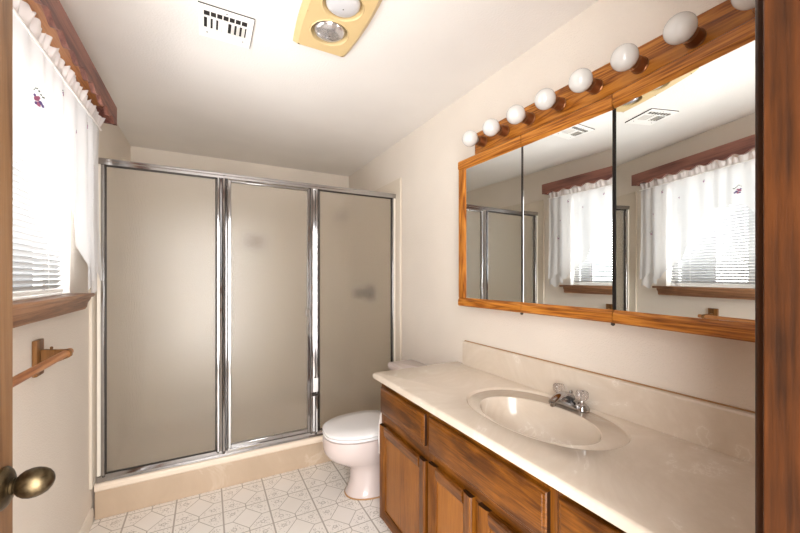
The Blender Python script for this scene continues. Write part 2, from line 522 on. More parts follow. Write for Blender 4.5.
# narrow side tail that hangs to the sill behind the swag
mb = MB(); grid = []; n2 = 40
for i in range(n2 + 1):
    y = 2.225 + .148 * i / n2
    for j in range(nz + 1):
        z = 2.115 + (1.280 - .03 * i / n2 + .02 * math.sin(i / n2 * 9) - 2.115) * j / nz
        grid.append((-.504 + .006 * math.sin((y - 2.225) * 60) , y, z))
mb.add(grid, [(i * (nz + 1) + j, i * (nz + 1) + j + 1, (i + 1) * (nz + 1) + j + 1, (i + 1) * (nz + 1) + j) for i in range(n2) for j in range(nz)])
mb.build('side_tail', M['sheer'], cu, smooth=180)
# header ruffle
mb = MB(); grid = []; ny2, nr = 480, 7
for i in range(ny2 + 1):
    y = cy0 + (cy1 - cy0) * i / ny2
    for j in range(nr + 1):
        u = j / nr; z = 2.112 + .052 * u
        a_ = .003 + (.007 + .006 * math.sin(y * 37 + 2)) * u
        grid.append((-.486 + .008 * u + a_ * math.sin(y * 118 + 2.0 * math.sin(y * 27) + .6 * u) + .003 * u * math.sin(y * 257 + 3 * math.sin(y * 19)), y + .006 * u * math.sin(y * 60), z + u * (.006 * math.sin(y * 97 + 2 * math.sin(y * 33)) + .003 * math.sin(y * 231))))
mb.add(grid, [(i * (nr + 1) + j, i * (nr + 1) + j + 1, (i + 1) * (nr + 1) + j + 1, (i + 1) * (nr + 1) + j) for i in range(ny2) for j in range(nr)])
mb.build('header_ruffle', M['ruffle'], cu, smooth=180)
MB().tube([(-.488, .982, 2.114), (-.488, 2.383, 2.114)], .0045, 10).build('curtain_rod', M['vent_white'], cu, smooth=True)


def motif(y, z, s):
    mats = [('embroidered_petals', M['thread_pink'], 6, .011, .006), ('embroidered_petals', M['thread_violet'], 5, .012, .005), ('embroidered_stem', M['thread_green'], 7, .016, .003)]
    for nm, mt, n, spread, rad in mats:
        m_ = MB()
        for k in range(n):
            if nm == 'embroidered_stem':
                yy = y + s * (-.012 + .004 * k); zz = z + s * (.016 + .006 * math.sin(k * .9))
            else:
                yy = y + s * random.uniform(-spread, spread); zz = z + s * random.uniform(-.012, .008)
            x = cx_(yy, zz) + .0012
            r = rad * s * random.uniform(.55, .85)
            m_.add([(cx_(yy + r * math.cos(q), zz) + .0016, yy + r * math.cos(q), zz + r * math.sin(q)) for q in [2 * PI * j / 8 for j in range(8)]] +
                   [(cx_(yy + r * math.cos(q), zz) + .0006, yy + r * math.cos(q), zz + r * math.sin(q)) for q in [2 * PI * j / 8 for j in range(8)]],
                   [tuple(range(8)), tuple(range(15, 7, -1))] + [(j, (j + 1) % 8, (j + 1) % 8 + 8, j + 8) for j in range(8)])
        m_.build(nm, mt, cu)


for y, z, s in ((1.60, 1.93, 1.6), (1.82, 2.05, .6), (2.16, 2.05, .8), (2.27, 1.72, 1.0), (2.24, 1.88, .5), (2.02, 1.97, .5), (1.40, 1.98, .8), (1.14, 1.9, .7), (1.05, 1.7, .7)):
    motif(y, z, s)

# scalloped wooden valance
va = thing('valance_board', (-.42, 1.66, 2.2), 'brown wooden valance with a scalloped lower edge above the curtain', 'valance')
vy0, vy1 = .965, 2.40
mb = MB(); N = 160; top = []; bot = []
for i in range(N + 1):
    y = vy0 + (vy1 - vy0) * i / N
    edge = min(1, (y - vy0) / .05, (vy1 - y) / .05)
    zb_ = 2.156 + .011 * edge * math.sin((y - vy0) * 2 * PI / .118)
    bot.append((y, zb_)); top.append((y, 2.25))
for i in range(N):
    pass
vs = [(-.424, y, z) for y, z in bot] + [(-.424, y, z) for y, z in top] + [(-.441, y, z) for y, z in bot] + [(-.441, y, z) for y, z in top]
n1 = N + 1; fs = []
for i in range(N):
    fs += [(i, i + 1, n1 + i + 1, n1 + i), (2 * n1 + i + 1, 2 * n1 + i, 3 * n1 + i, 3 * n1 + i + 1), (i + 1, i, 2 * n1 + i, 2 * n1 + i + 1), (n1 + i, n1 + i + 1, 3 * n1 + i + 1, 3 * n1 + i)]
fs += [(0, n1, 3 * n1, 2 * n1), (N, 2 * n1 + N, 3 * n1 + N, n1 + N)]
mb.add(vs, fs)
mb.build('face_board', M['valance'], va)
for y in (vy0, vy1 - .016):
    MB().box((-.5595, y, 2.158), (-.4415, y + .016, 2.25)).build('return_board', M['valance'], va)
MB().box((-.5595, vy0 + .0165, 2.236), (-.4415, vy1 - .0165, 2.2495)).build('top_board', M['towel_wood'], va)

# ------------------------------------------------------------------ towel bar
tb = thing('towel_bar', (-.50, 1.8, 1.05), 'wooden towel bar on a bracket under the window sill', 'towel bar')
bars_y = (1.806, 1.22)
for y in bars_y:
    MB().box((-.5595, y - .034, .982), (-.545, y + .034, 1.115)).build('wall_plate', M['bracket_wood'], tb, bevel=.003)
    mb = MB(); mb.prism([(-.5448, .995), (-.5448, 1.078), (-.466, 1.072), (-.456, 1.062), (-.456, 1.046), (-.466, 1.040), (-.512, 1.020)], 'y', y - .009, y + .009)
    mb.build('bracket_arm', M['bracket_wood'], tb, bevel=.003)
    MB().lathe([(0, .004), (.008, .005), (.012, .003)], (-.515, y, 1.0745), (0, 0, 1), 12).build('peg', M['bracket_wood'], tb, smooth=True)
MB().lathe([(0, .009), (.003, .013), (.66, .013), (.664, .009)], (-.474, 1.185, 1.057), (0, 1, 0), 20).build('bar', M['towel_wood'], tb, smooth=30)

# ------------------------------------------------------------------ shower
SY = 2.54
sb = thing('shower_pan', (.4, SY, 0), 'cream marbled shower curb running wall to wall under the glass doors', 'shower pan')
MB().box((XL + .012, SY, 0), (XR - .001, SY + .09, .158)).build('curb_front', M['curb'], sb, bevel=.003)
mb = MB(); mb.prism([(SY - .006, .159), (SY - .012, .168), (SY - .012, .186), (SY - .004, .198), (SY + .010, .203), (SY + .1, .203), (SY + .1, .159)], 'x', XL + .013, XR - .002)
mb.build('curb_lip', M['curb_lip'], sb, smooth=30)
MB().box((XL + .012, SY + .101, 0), (XR - .001, YB - .002, .06)).build('pan_floor', M['shower_wall'], sb)

ss = thing('shower_surround', (.4, 3.1, .2), 'cream shower wall panels lining the alcove behind the glass', 'shower surround')
MB().box((XR - .016, 2.478, .2035), (XR - .0005, YB - .001, 2.13)).build('side_panel', M['shower_wall'], ss, bevel=.003)
MB().box((XL + .0005, 2.478, .2035), (XL + .016, YB - .001, 2.13)).build('side_panel', M['shower_wall'], ss, bevel=.003)
MB().box((XL + .017, YB - .016, .0605), (XR - .017, YB - .001, 2.13)).build('back_panel', M['shower_wall'], ss, bevel=.003)

en = thing('shower_enclosure', (.4, SY, .2), 'chrome framed shower enclosure of three frosted glass panels', 'shower door')
ex0, ex1 = -.540, 1.334
gy = SY + .028     # glass plane


def ext(name, a, b, mat=None, bev=.003, par=None):
    return MB().box(a, b).build(name, mat or M['chrome'], par or en, bevel=bev)


mb = MB(); mb.prism([(SY + .004, 1.977), (SY + .004, 1.992), (SY, 1.996), (SY, 2.006), (SY + .006, 2.012), (SY + .048, 2.012), (SY + .052, 2.006), (SY + .052, 1.977)], 'x', ex0, ex1)
mb.build('header_rail', M['chrome'], en, smooth=20)
mb = MB(); mb.prism([(SY + .002, .2035), (SY + .002, .218), (SY + .010, .224), (SY + .018, .236), (SY + .050, .236), (SY + .050, .2035)], 'x', ex0, ex1)
mb.build('bottom_track', M['chrome'], en, smooth=20)
# wall jambs
ext('wall_jamb', (ex0, SY + .004, .2365), (-.522, SY + .05, 1.9765), M['white_trim'])
ext('wall_jamb', (-.521, SY + .002, .2365), (-.505, SY + .05, 1.9765), M['chrome'])
ext('wall_jamb', (1.306, SY + .004, .2365), (1.316, SY + .05, 1.9765), M['chrome'], .002)
ext('wall_jamb', (1.3165, SY + .004, .2365), (ex1, SY + .05, 1.9765), M['white_trim'])


def post(x0, x1, name):
    w = x1 - x0
    mb = MB()
    mb.prism([(x0, SY + .05), (x0, SY + .012), (x0 + .10 * w, SY + .004), (x0 + .22 * w, SY + .004), (x0 + .30 * w, SY + .014), (x0 + .48 * w, SY + .010), (x0 + .56 * w, SY - .002),
              (x0 + .72 * w, SY - .004), (x0 + .80 * w, SY + .006), (x0 + .86 * w, SY + .012), (x0 + .92 * w, SY + .004), (x1, SY + .010), (x1, SY + .05)], 'z', .2365, 1.9765)
    return mb.build(name, M['chrome'], en, smooth=18)


post(.052, .118, 'post'); post(.648, .716, 'post')
# fixed panels
for x0, x1 in ((-.5045, .0515), (.7165, 1.3055)):
    MB().box((x0, gy - .003, .237), (x1, gy + .003, 1.976)).build('glass_panel', M['frost'], en)
    mb = MB(); t_ = .006
    mb.box((x0, gy - .008, .237), (x0 + t_, gy - .0035, 1.976)).box((x1 - t_, gy - .008, .237), (x1, gy - .0035, 1.976)).box((x0, gy - .008, .237), (x1, gy - .0035, .244)).box((x0, gy - .008, 1.969), (x1, gy - .0035, 1.976))
    mb.build('glazing_seal', M['dark_metal'], en)
# hinged middle door
dx0, dx1 = .1195, .6465
MB().box((dx0 + .015, gy - .003, .262), (dx1 - .015, gy + .003, 1.958)).build('glass_panel', M['frost'], en)
mb = MB(); z0, z1 = .241, 1.972
mb.box((dx0, SY + .006, z0), (dx0 + .017, SY + .036, z1)).box((dx1 - .018, SY + .006, z0), (dx1, SY + .036, z1)).box((dx0 + .017, SY + .006, z0), (dx1 - .018, SY + .036, z0 + .024)).box((dx0 + .017, SY + .006, z1 - .013), (dx1 - .018, SY + .036, z1))
df = mb.build('door_frame', M['chrome'], en, bevel=.003)
MB().box((.610, SY - .016, 1.07), (.640, SY + .0055, 1.12)).build('door_handle', M['aluminium'], en, bevel=.003)
MB().box((.668, SY - .012, .525), (.700, SY - .0045, .625)).build('door_catch', M['seat_plastic'], en, bevel=.004)
MB().box((.652, SY - .006, .497), (.712, SY - .0042, .512)).build('post_clip', M['dark_metal'], en)

# fixtures seen as blurs through the frosted glass
sh = thing('shower_fixture', (1.3, 3.44, 2.0), 'shower head blurred behind the frosted panel above the toilet tank', 'shower head')
MB().tube([(1.334, 3.42, 2.02), (1.27, 3.42, 2.03), (1.22, 3.42, 1.995), (1.20, 3.42, 1.965)], .011, 12).build('shower_arm', M['chrome'], sh, smooth=True)
MB().lathe([(0, .014), (.02, .018), (.045, .04), (.06, .042), (.064, .036)], (1.205, 3.42, 1.975), (-.55, 0, -.83), 28).build('spray_head', M['dark_metal'], sh, smooth=40)
sv = thing('shower_valve', (1.33, 3.0, 1.2), 'round dark shower valve blurred behind the frosted panel beside the vanity', 'shower valve')
MB().lathe([(0, .085), (.008, .08), (.012, .04), (.04, .03), (.075, .034), (.085, .025)], (1.337, 3.05, 1.20), (-1, 0, 0), 32).build('valve_plate', M['dark_metal'], sv, smooth=40)
MB().lathe([(0, .02), (.02, .04), (.06, .042), (.075, .03)], (1.252, 3.05, 1.20), (-1, 0, 0), 28).build('valve_handle', M['dark_metal'], sv, smooth=40)
sd = thing('soap_dish', (.40, 3.64, 1.66), 'soap dish blurred behind the frosted middle door', 'soap dish')
MB().box((.32, 3.61, 1.62), (.48, 3.663, 1.64)).build('dish', M['bracket_wood'], sd, bevel=.006)
MB().box((.32, 3.648, 1.641), (.48, 3.663, 1.74)).build('dish_back', M['bracket_wood'], sd, bevel=.006)

# ------------------------------------------------------------------ toilet
TYC = 2.105
to = thing('toilet', (.9, TYC, 0), 'white toilet with closed lid between the vanity and the shower', 'toilet')


def egg(cx, front, back, ry, z, n=48, ex=2.25, dz=0.0):
    r = []
    for j in range(n):
        q = 2 * PI * j / n; c, s = math.cos(q), math.sin(q)
        rx = back if c > 0 else front
        e_ = ex if c < 0 else ex + .5
        k = (abs(c) ** e_ + abs(s) ** e_) ** (-1 / e_)
        r.append((cx + rx * c * k, TYC + ry * s * k, z))
    return r


bowl = [egg(.975, .218, .16, .124, 0), egg(.975, .218, .16, .124, .012), egg(.98, .206, .16, .116, .03), egg(.985, .196, .16, .112, .09), egg(.985, .198, .16, .112, .15), egg(.975, .212, .17, .118, .185),
        egg(.955, .250, .19, .136, .215), egg(.925, .272, .21, .158, .25), egg(.895, .274, .225, .174, .29), egg(.88, .265, .235, .182, .33), egg(.875, .258, .24, .184, .365), egg(.875, .256, .24, .183, .378), egg(.875, .235, .225, .165, .383)]
MB().loft(bowl).build('bowl', M['porcelain'], to, smooth=60)
MB().loft([egg(.975, .224, .166, .130, .0005), egg(.975, .222, .164, .128, .007)]).build('caulk_and_shadow_line', M['caulk_and_shadow'], to, smooth=True)
MB().loft([egg(.873, .236, .195, .166, .3825), egg(.873, .240, .198, .170, .3865), egg(.873, .256, .205, .184, .388), egg(.873, .257, .205, .185, .400), egg(.873, .254, .2, .181, .402), egg(.873, .236, .195, .166, .4022)]).build('seat', M['seat_plastic'], to, smooth=50)
MB().loft([egg(.873, .236, .195, .166, .4027), egg(.873, .240, .198, .170, .4065), egg(.873, .256, .206, .186, .408), egg(.873, .257, .206, .187, .421), egg(.873, .244, .197, .176, .430), egg(.873, .15, .13, .11, .435), egg(.873, .03, .03, .03, .436)]).build('lid', M['seat_plastic'], to, smooth=50)
for s in (-1, 1):
    MB().lathe([(-.018, .011), (.018, .011)], (1.085, TYC + s * .07, .405), (0, 1, 0), 16).build('hinge', M['seat_plastic'], to, smooth=True)


def rrect(x0, x1, y0, y1, r, z, n=6):
    p = []
    for cx, cy, a0 in ((x1 - r, y1 - r, 0), (x0 + r, y1 - r, PI / 2), (x0 + r, y0 + r, PI), (x1 - r, y0 + r, 1.5 * PI)):
        for k in range(n + 1):
            a = a0 + PI / 2 * k / n; p.append((cx + r * math.cos(a), cy + r * math.sin(a), z))
    return p


ty0, ty1 = 1.885, 2.315
MB().loft([rrect(1.165, 1.345, ty0 + .03, ty1 - .03, .03, .384), rrect(1.155, 1.347, ty0 + .02, ty1 - .02, .03, .42), rrect(1.150, 1.349, ty0 + .008, ty1 - .008, .03, .69)]).build('tank', M['porcelain'], to, smooth=40)
MB().box((1.06, TYC - .11, .30), (1.32, TYC + .11, .383)).build('tank_shelf', M['porcelain'], to, bevel=.02, segs=3)
MB().loft([rrect(1.145, 1.351, ty0, ty1, .03, .6905), rrect(1.138, 1.352, ty0 - .006, ty1 + .006, .034, .697), rrect(1.138, 1.352, ty0 - .006, ty1 + .006, .034, .722), rrect(1.143, 1.350, ty0, ty1, .03, .73), rrect(1.16, 1.345, ty0 + .02, ty1 - .02, .02, .733)]).build('tank_lid', M['porcelain'], to, smooth=40)
MB().tube([(1.149, ty1 - .06, .655), (1.135, ty1 - .06, .655), (1.132, ty1 - .09, .652), (1.132, ty1 - .13, .645)], .007, 10).build('flush_lever', M['chrome'], to, smooth=True)

# ------------------------------------------------------------------ vanity cabinet
VX, VY0, VY1 = .815, .122, 1.715
vc = thing('vanity_cabinet', (1.08, .92, 0), 'long brown wooden vanity cabinet under the marble top', 'cabinet')
mb = MB()
mb.box((VX + .02, VY1 - .016, .086), (XR - .001, VY1, .796)).box((VX + .0852, VY1 - .016, 0), (XR - .001, VY1, .0858))            # far end panel
mb.box((VX + .02, VY0, .0), (XR - .001, VY0 + .016, .796))
mb.box((VX + .02, VY0 + .016, .085), (XR - .001, VY1 - .016, .10))
mb.box((VX + .07, VY0 + .016, .0), (VX + .085, VY1 - .016, .085))       # toe kick board
mb.box((XR - .012, VY0 + .016, .10), (XR - .001, VY1 - .016, .78))
mb.build('carcass', M['van_z'], vc)
# face frame
for y0, y1 in ((1.685, VY1), (1.215, 1.285), (.605, .685), (VY0, .16)):
    MB().box((VX, y0, .085), (VX + .0195, y1, .797)).build('face_frame_stile', M['van_z'], vc, bevel=.001)
for y0, y1 in ((1.285, 1.685), (.685, 1.215), (.16, .605)):
    for z0, z1 in ((.770, .797), (.575, .645), (.085, .115)):
        MB().box((VX + .0005, y0 + .0002, z0), (VX + .019, y1 - .0002, z1)).build('face_frame_rail', M['van_y'], vc, bevel=.001)
MB().box((VX + .0005, .925, .1152), (VX + .019, .975, .5748)).build('face_frame_stile', M['van_z'], vc, bevel=.001)
FX = VX - .022


def darken_ends(o, axis):
    # end grain stains darker; on drawer sides the dark also paints gap shadow
    o.data.materials.append(M['end_grain_shade'])
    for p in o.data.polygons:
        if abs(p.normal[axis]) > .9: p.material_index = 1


def slab(name, y0, y1, z0, z1):
    # drawer front with a shaped, routed edge
    rings = []
    for ins, x in ((0, VX - .0005), (0, FX + .008), (.004, FX + .004), (.010, FX + .003), (.013, FX)):
        rings.append([(x, y0 + ins, z0 + ins), (x, y1 - ins, z0 + ins), (x, y1 - ins, z1 - ins), (x, y0 + ins, z1 - ins)])
    o = MB().loft(rings).build(name, M['van_y'], vc, bevel=.0008)
    darken_ends(o, 1)
    return o


def pdoor(y0, y1, z0, z1, hinge_side):
    d = MB(); w = .052
    par = MB().box((FX + .013, y0 + w - .008, z0 + w - .008), (FX + .018, y1 - w + .008, z1 - w + .008)).build('door', M['van_panel'], vc)
    # moulded frame: stiles, rails
    for a, b in ((y0, y0 + w), (y1 - w, y1)):
        m_ = MB()
        inn = a < (y0 + y1) / 2
        q = [(a, VX - .0005), (a, FX + .006 if inn else FX + .009), (a + .006, FX) if inn else (a + .010, FX + .003), (a + w - .012, FX + .003) if inn else (a + w - .006, FX), (b, FX + .0095) if inn else (b, FX + .006), (b, VX - .0005)]
        poly = [(x, y) for y, x in q]
        m_.prism(poly, 'z', z0, z1); darken_ends(m_.build('door_stile', M['van_z'], par, bevel=.0008), 2)
    for a, b, lo_ in ((z0, z0 + w, True), (z1 - w, z1, False)):
        m_ = MB()
        q = [(VX - .0006, a), (FX + (.006 if lo_ else .0095), a), (FX + (0 if lo_ else .003), a + (.006 if lo_ else .012)), (FX + (.003 if lo_ else 0), b - (.012 if lo_ else .006)), (FX + (.0095 if lo_ else .006), b), (VX - .0006, b)]
        m_.prism(q, 'y', y0 + w + .0002, y1 - w - .0002); m_.build('door_rail', M['van_y'], par, bevel=.0008)
    return par


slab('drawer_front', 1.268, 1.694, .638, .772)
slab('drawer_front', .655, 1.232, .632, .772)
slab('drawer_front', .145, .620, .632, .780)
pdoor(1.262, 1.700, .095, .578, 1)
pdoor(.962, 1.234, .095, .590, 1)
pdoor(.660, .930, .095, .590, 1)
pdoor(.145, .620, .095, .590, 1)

# ------------------------------------------------------------------ vanity top with integral oval basin
vt = thing('vanity_countertop', (1.08, .93, .8), 'cream marbled countertop with a moulded oval basin', 'countertop')
X0, X1, Y0, Y1, ZT = .791, XR - .001, .1225, 1.773, .83
scx, scy = 1.085, .945
angs = [2 * PI * k / 120 for k in range(120)]
for cxn, cyn in ((X0, Y0), (X0, Y1), (X1, Y0), (X1, Y1)):
    angs.append(math.atan2(cyn - scy, cxn - scx) % (2 * PI))
angs = sorted(set(round(a, 6) for a in angs))


def ell(cx, cy, rx, ry, z, ex=2.0):
    out = []
    for a in angs:
        c, s = math.cos(a), math.sin(a); k = (abs(c / rx) ** ex + abs(s / ry) ** ex) ** (-1 / ex)
        out.append((cx + c * k, cy + s * k, z))
    return out


def edge(z, ins=0):
    out = []
    for a in angs:
        c, s = math.cos(a), math.sin(a)
        ts = []
        if c > 1e-9: ts.append((X1 - ins * 0 - scx) / c)
        if c < -1e-9: ts.append((X0 + ins - scx) / c)
        if s > 1e-9: ts.append((Y1 - ins - scy) / s)
        if s < -1e-9: ts.append((Y0 + ins * 0 - scy) / s)
        k = min(ts); out.append((scx + c * k, scy + s * k, z))
    return out


ocx, ocy, orx, ory = 1.118, .958, .203, .306
icx, icy, irx, iry = 1.072, .934, .157, .236
rings = [edge(.797, .006), edge(.801, 0), edge(.822, 0), edge(.828, .003), edge(ZT, .010),
         ell(ocx, ocy, orx + .014, ory + .014, ZT, 2.25), ell(ocx, ocy, orx + .010, ory + .010, ZT - .0022, 2.25), ell(ocx, ocy, orx + .005, ory + .005, ZT - .0105, 2.25), ell(ocx, ocy, orx - .002, ory - .002, ZT - .0105, 2.25), ell(ocx, ocy, orx - .008, ory - .008, ZT - .0050, 2.25),
       ell(icx, icy, irx + .009, iry + .009, ZT - .004), ell(icx, icy, irx + .006, iry + .006, ZT - .0022), ell(icx, icy, irx + .001, iry + .001, ZT - .004), ell(icx, icy, irx - .002, iry - .002, ZT - .014), ell(icx, icy, irx - .007, iry - .009, ZT - .045), ell(icx + .002, icy, irx - .020, iry - .027, ZT - .075),
       ell(icx + .004, icy, irx - .040, iry - .058, ZT - .106), ell(icx + .006, icy, irx - .078, iry - .115, ZT - .126), ell(icx + .01, icy, .024, .024, ZT - .134)]
MB().loft(rings, False, True).build('countertop_slab', M['marble'], vt, smooth=50)
MB().lathe([(0, .021), (.003, .023), (.005, .018), (.003, .012)], (icx + .01, icy, ZT - .1342), (0, 0, 1), 24).build('drain', M['chrome'], vt, smooth=True)
mb = MB(); mb.prism([(X1 - .020, ZT + .0005), (X1 - .020, .957), (X1 - .016, .963), (X1 - .009, .966), (X1, .966), (X1, ZT + .0005)], 'y', Y0 + .001, 1.690)
mb.build('backsplash', M['marble'], vt, smooth=30)
MB().box((X1 - .004, Y0 + .001, .9662), (X1, 1.690, .9705)).build('caulk_and_shadow_line', M['caulk_and_shadow'], vt)  # thin brown strip painting the shadow line along the backsplash top

# ------------------------------------------------------------------ faucet
fc = thing('faucet', (1.285, .95, ZT - .006), 'chrome basin faucet with two clear acrylic knobs', 'faucet')
fz = ZT - .0036; fx, fy = 1.288, .943


def stad(hx, hy, z):
    out = []
    for k in range(13):
        a = PI * k / 12; out.append((fx + hx * math.cos(a), fy + hy - hx + hx * math.sin(a), z))
    for k in range(13):
        a = PI + PI * k / 12; out.append((fx + hx * math.cos(a), fy - hy + hx + hx * math.sin(a), z))
    return out


MB().loft([stad(.027, .080, fz), stad(.027, .080, fz + .010), stad(.022, .075, fz + .020), stad(.012, .064, fz + .024)]).build('base_plate', M['chrome'], fc, smooth=40)
rr_ = []
for k in range(9):
    u = k / 8
    x = fx + .004 - .112 * u; z = fz + .024 + .030 * math.sin(PI * (.15 + .75 * u)); wd = .021 - .005 * u; hh = .016 - .004 * u
    rr_.append([(x, fy + wd * math.cos(q), z + hh * math.sin(q)) for q in [2 * PI * j / 16 for j in range(16)]])
MB().loft(rr_).build('spout', M['chrome'], fc, smooth=50)
MB().lathe([(0, .010), (.014, .010), (.016, .008)], (fx - .104, fy, fz + .034), (0, 0, -1), 16).build('aerator', M['chrome'], fc, smooth=40)
MB().lathe([(0, .003), (.030, .003), (.032, .007), (.040, .007), (.044, .003)], (fx + .006, fy, fz + .020), (0, 0, 1), 16).build('lift_rod', M['chrome'], fc, smooth=40)
for s in (-1, 1):
    yk = fy + s * .052
    MB().lathe([(0, .018), (.008, .017), (.014, .010), (.022, .009)], (fx, yk, fz + .018), (0, 0, 1), 24).build('valve_collar', M['chrome'], fc, smooth=40)
    m_ = MB(); rg = []
    for d_, r_ in ((.0225, .012), (.028, .019), (.036, .0215), (.050, .0215), (.056, .019), (.058, .012)):
        rg.append([(fx + (r_ + .0018 * math.cos(8 * q)) * math.cos(q), yk + (r_ + .0018 * math.cos(8 * q)) * math.sin(q), fz + .018 + d_) for q in [2 * PI * j / 64 for j in range(64)]])
    m_.loft(rg); kn = m_.build('clear_knob', M['acrylic'], fc, smooth=35)
    MB().lathe([(0, .006), (.0015, .006)], (fx, yk, fz + .0765), (0, 0, 1), 16).build('knob_cap', M['chrome'], kn, origin=None, smooth=40)

# ------------------------------------------------------------------ toilet paper on the vanity end
tp = thing('toilet_paper_roll', (.905, 1.80, .56), 'white toilet paper roll on the vanity end beside the toilet', 'toilet paper')
MB().lathe([(0, .02), (0, .055), (.10, .055), (.10, .02)], (.862, 1.785, .545), (1, 0, 0), 36, cap=False).build('roll', M['paper'], tp, smooth=40)
mb = MB(); grid = []
for i in range(8):
    x = .863 + .098 * i / 7
    for j in range(14):
        z = .545 - (.19 + .02 * math.sin(i)) * j / 13
        grid.append((x - .012 * (j / 13) * (1 - i / 7), 1.8415 + .012 * math.sin(j * .35) + .003 * math.sin(i * 2 + j), z))
mb.add(grid, [(i * 14 + j, i * 14 + j + 1, (i + 1) * 14 + j + 1, (i + 1) * 14 + j) for i in range(7) for j in range(13)])
tl_ = mb.build('hanging_sheet', M['paper'], tp, smooth=180)
sdm = tl_.modifiers.new('thick', 'SOLIDIFY'); sdm.thickness = .0008
hd = thing('paper_holder', (.91, 1.73, .55), 'small chrome holder carrying the toilet paper on the vanity end', 'paper holder')
MB().lathe([(0, .0199), (.105, .0199)], (.860, 1.785, .545), (1, 0, 0), 20).build('spindle', M['chrome'], hd, smooth=40)
MB().box((.880, VY1 - .0006, .325), (.972, VY1 + .003, .60)).build('mounting_plate', M['chrome'], hd, bevel=.001)
MB().box((.9655, VY1 + .0032, .53), (.972, 1.80, .56)).build('holder_arm', M['chrome'], hd, bevel=.002)

# ------------------------------------------------------------------ mirrored medicine cabinet
CXF = 1.235                           # mirror plane
MZ0, MZ1 = 1.188, 1.985
mc = thing('medicine_cabinet', (1.30, .95, MZ0), 'oak framed cabinet with three mirrored doors hanging over the vanity', 'medicine cabinet')
MB().box((1.262, .292, MZ0 + .004), (XR - .001, 1.588, MZ1 - .004)).build('cabinet_body', M['oak'], mc)


def mdoor(y_h, y_e, ang, left_stile=False, right_stile=False):
    """hinged at y_h; y_e the free edge; ang in degrees opens the free edge away from the wall"""
    hx = CXF + .012
    ya, yb = min(y_h, y_e), max(y_h, y_e)
    a = math.radians(ang)
    piv = (hx, y_h, MZ0)
    par = thing_part('mirror_door', piv, mc, a)

    def loc(mb, name, mat, **kw):
        me_o = mb.build(name, mat, None, **kw)
        me_o.parent = par
        me_o.location = (0, 0, 0)
        return me_o
    # local coordinates: origin at the pivot
    L0, L1 = ya - y_h, yb - y_h
    xb = .012; xm = 0.0; xf = -.014
    H = MZ1 - MZ0
    mb = MB().box((xm, L0 + .0015, .03), (xb, L1 - .0015, H - .03)); loc(mb, 'mirror_backing', M['dark_metal'])
    s0 = L0 + (.05 if right_stile else .0025); s1 = L1 - (.058 if left_stile else .0025)
    mb = MB().box((xm - .004, s0 - .008 * right_stile, .038), (xm - .0005, s1 + .008 * left_stile, H - .046)); loc(mb, 'mirror', M['mirror'])
    fr = lambda z0, z1, up: [(xb, z0), (xf + .006, z0), (xf, z0 + .006), (xf, z1 - .014), (xf + .004, z1 - .008), (xm - .0042, z1), (xb, z1)] if not up else [(xb, z0), (xm - .0042, z0), (xf + .004, z0 + .008), (xf, z0 + .014), (xf, z1 - .006), (xf + .006, z1), (xb, z1)]
    mb = MB().prism(fr(0, .046, False), 'y', L0 + .0015, L1 - .0015); loc(mb, 'bottom_rail', M['oak'], smooth=25)
    mb = MB().prism(fr(H - .054, H, True), 'y', L0 + .0015, L1 - .0015); loc(mb, 'top_rail', M['oak'], smooth=25)
    if left_stile:
        y1 = L1 - .0015; w = .058
        q = [(xb, y1), (xf + .006, y1), (xf, y1 - .006), (xf, y1 - w + .014), (xf + .004, y1 - w + .008), (xm - .0042, y1 - w), (xb, y1 - w)]
        mb = MB().prism(q, 'z', .0462, H - .0542); loc(mb, 'side_stile', M['oak_v'], smooth=25)
    if right_stile:
        y1 = L0 + .0015; w = .05
        q = [(xb, y1), (xf + .006, y1), (xf, y1 + .006), (xf, y1 + w - .014), (xf + .004, y1 + w - .008), (xm - .0042, y1 + w), (xb, y1 + w)]
        mb = MB().prism(q, 'z', .0462, H - .0542); loc(mb, 'side_stile', M['oak_v'], smooth=25)
    # thin meeting edge strips, black painting the open door's gap; finger catches
    if not right_stile:
        mb = MB().box((xm - .0046, L0 + .0016, .0465), (xm - .0006, L0 + .0048, H - .0545)); loc(mb, 'edge_strip', M['dark_metal'])
    if not left_stile:
        mb = MB().box((xm - .0046, L1 - (.0075 if right_stile else .0048), .0465), (xm - .0006, L1 - .0016, H - .0545)); loc(mb, 'edge_strip', M['black' if right_stile else 'chrome'])
    mb = MB().lathe([(0, .006), (.006, .007), (.010, .003)], (xf + .012, L0 + .004, -.0005), (0, 0, -1), 12); loc(mb, 'catch', M['dark_metal'], smooth=True)
    return par


def thing_part(name, loc, parent, rz):
    o = bpy.data.objects.new(name, None); C.objects.link(o); o.empty_display_size = .03
    o.parent = parent; o.location = Vector(loc) - Vector(parent.location); o.rotation_euler.z = rz
    return o


# rotation about z: a positive turn moves the free edge (towards the doorway, -y) to +x ; negative... sign chosen so it swings into the room
mdoor(1.150, 1.591, 1.4 * 1, left_stile=True)
mdoor(1.148, .742, .45)
mdoor(.738, .300, -8.7, right_stile=True)

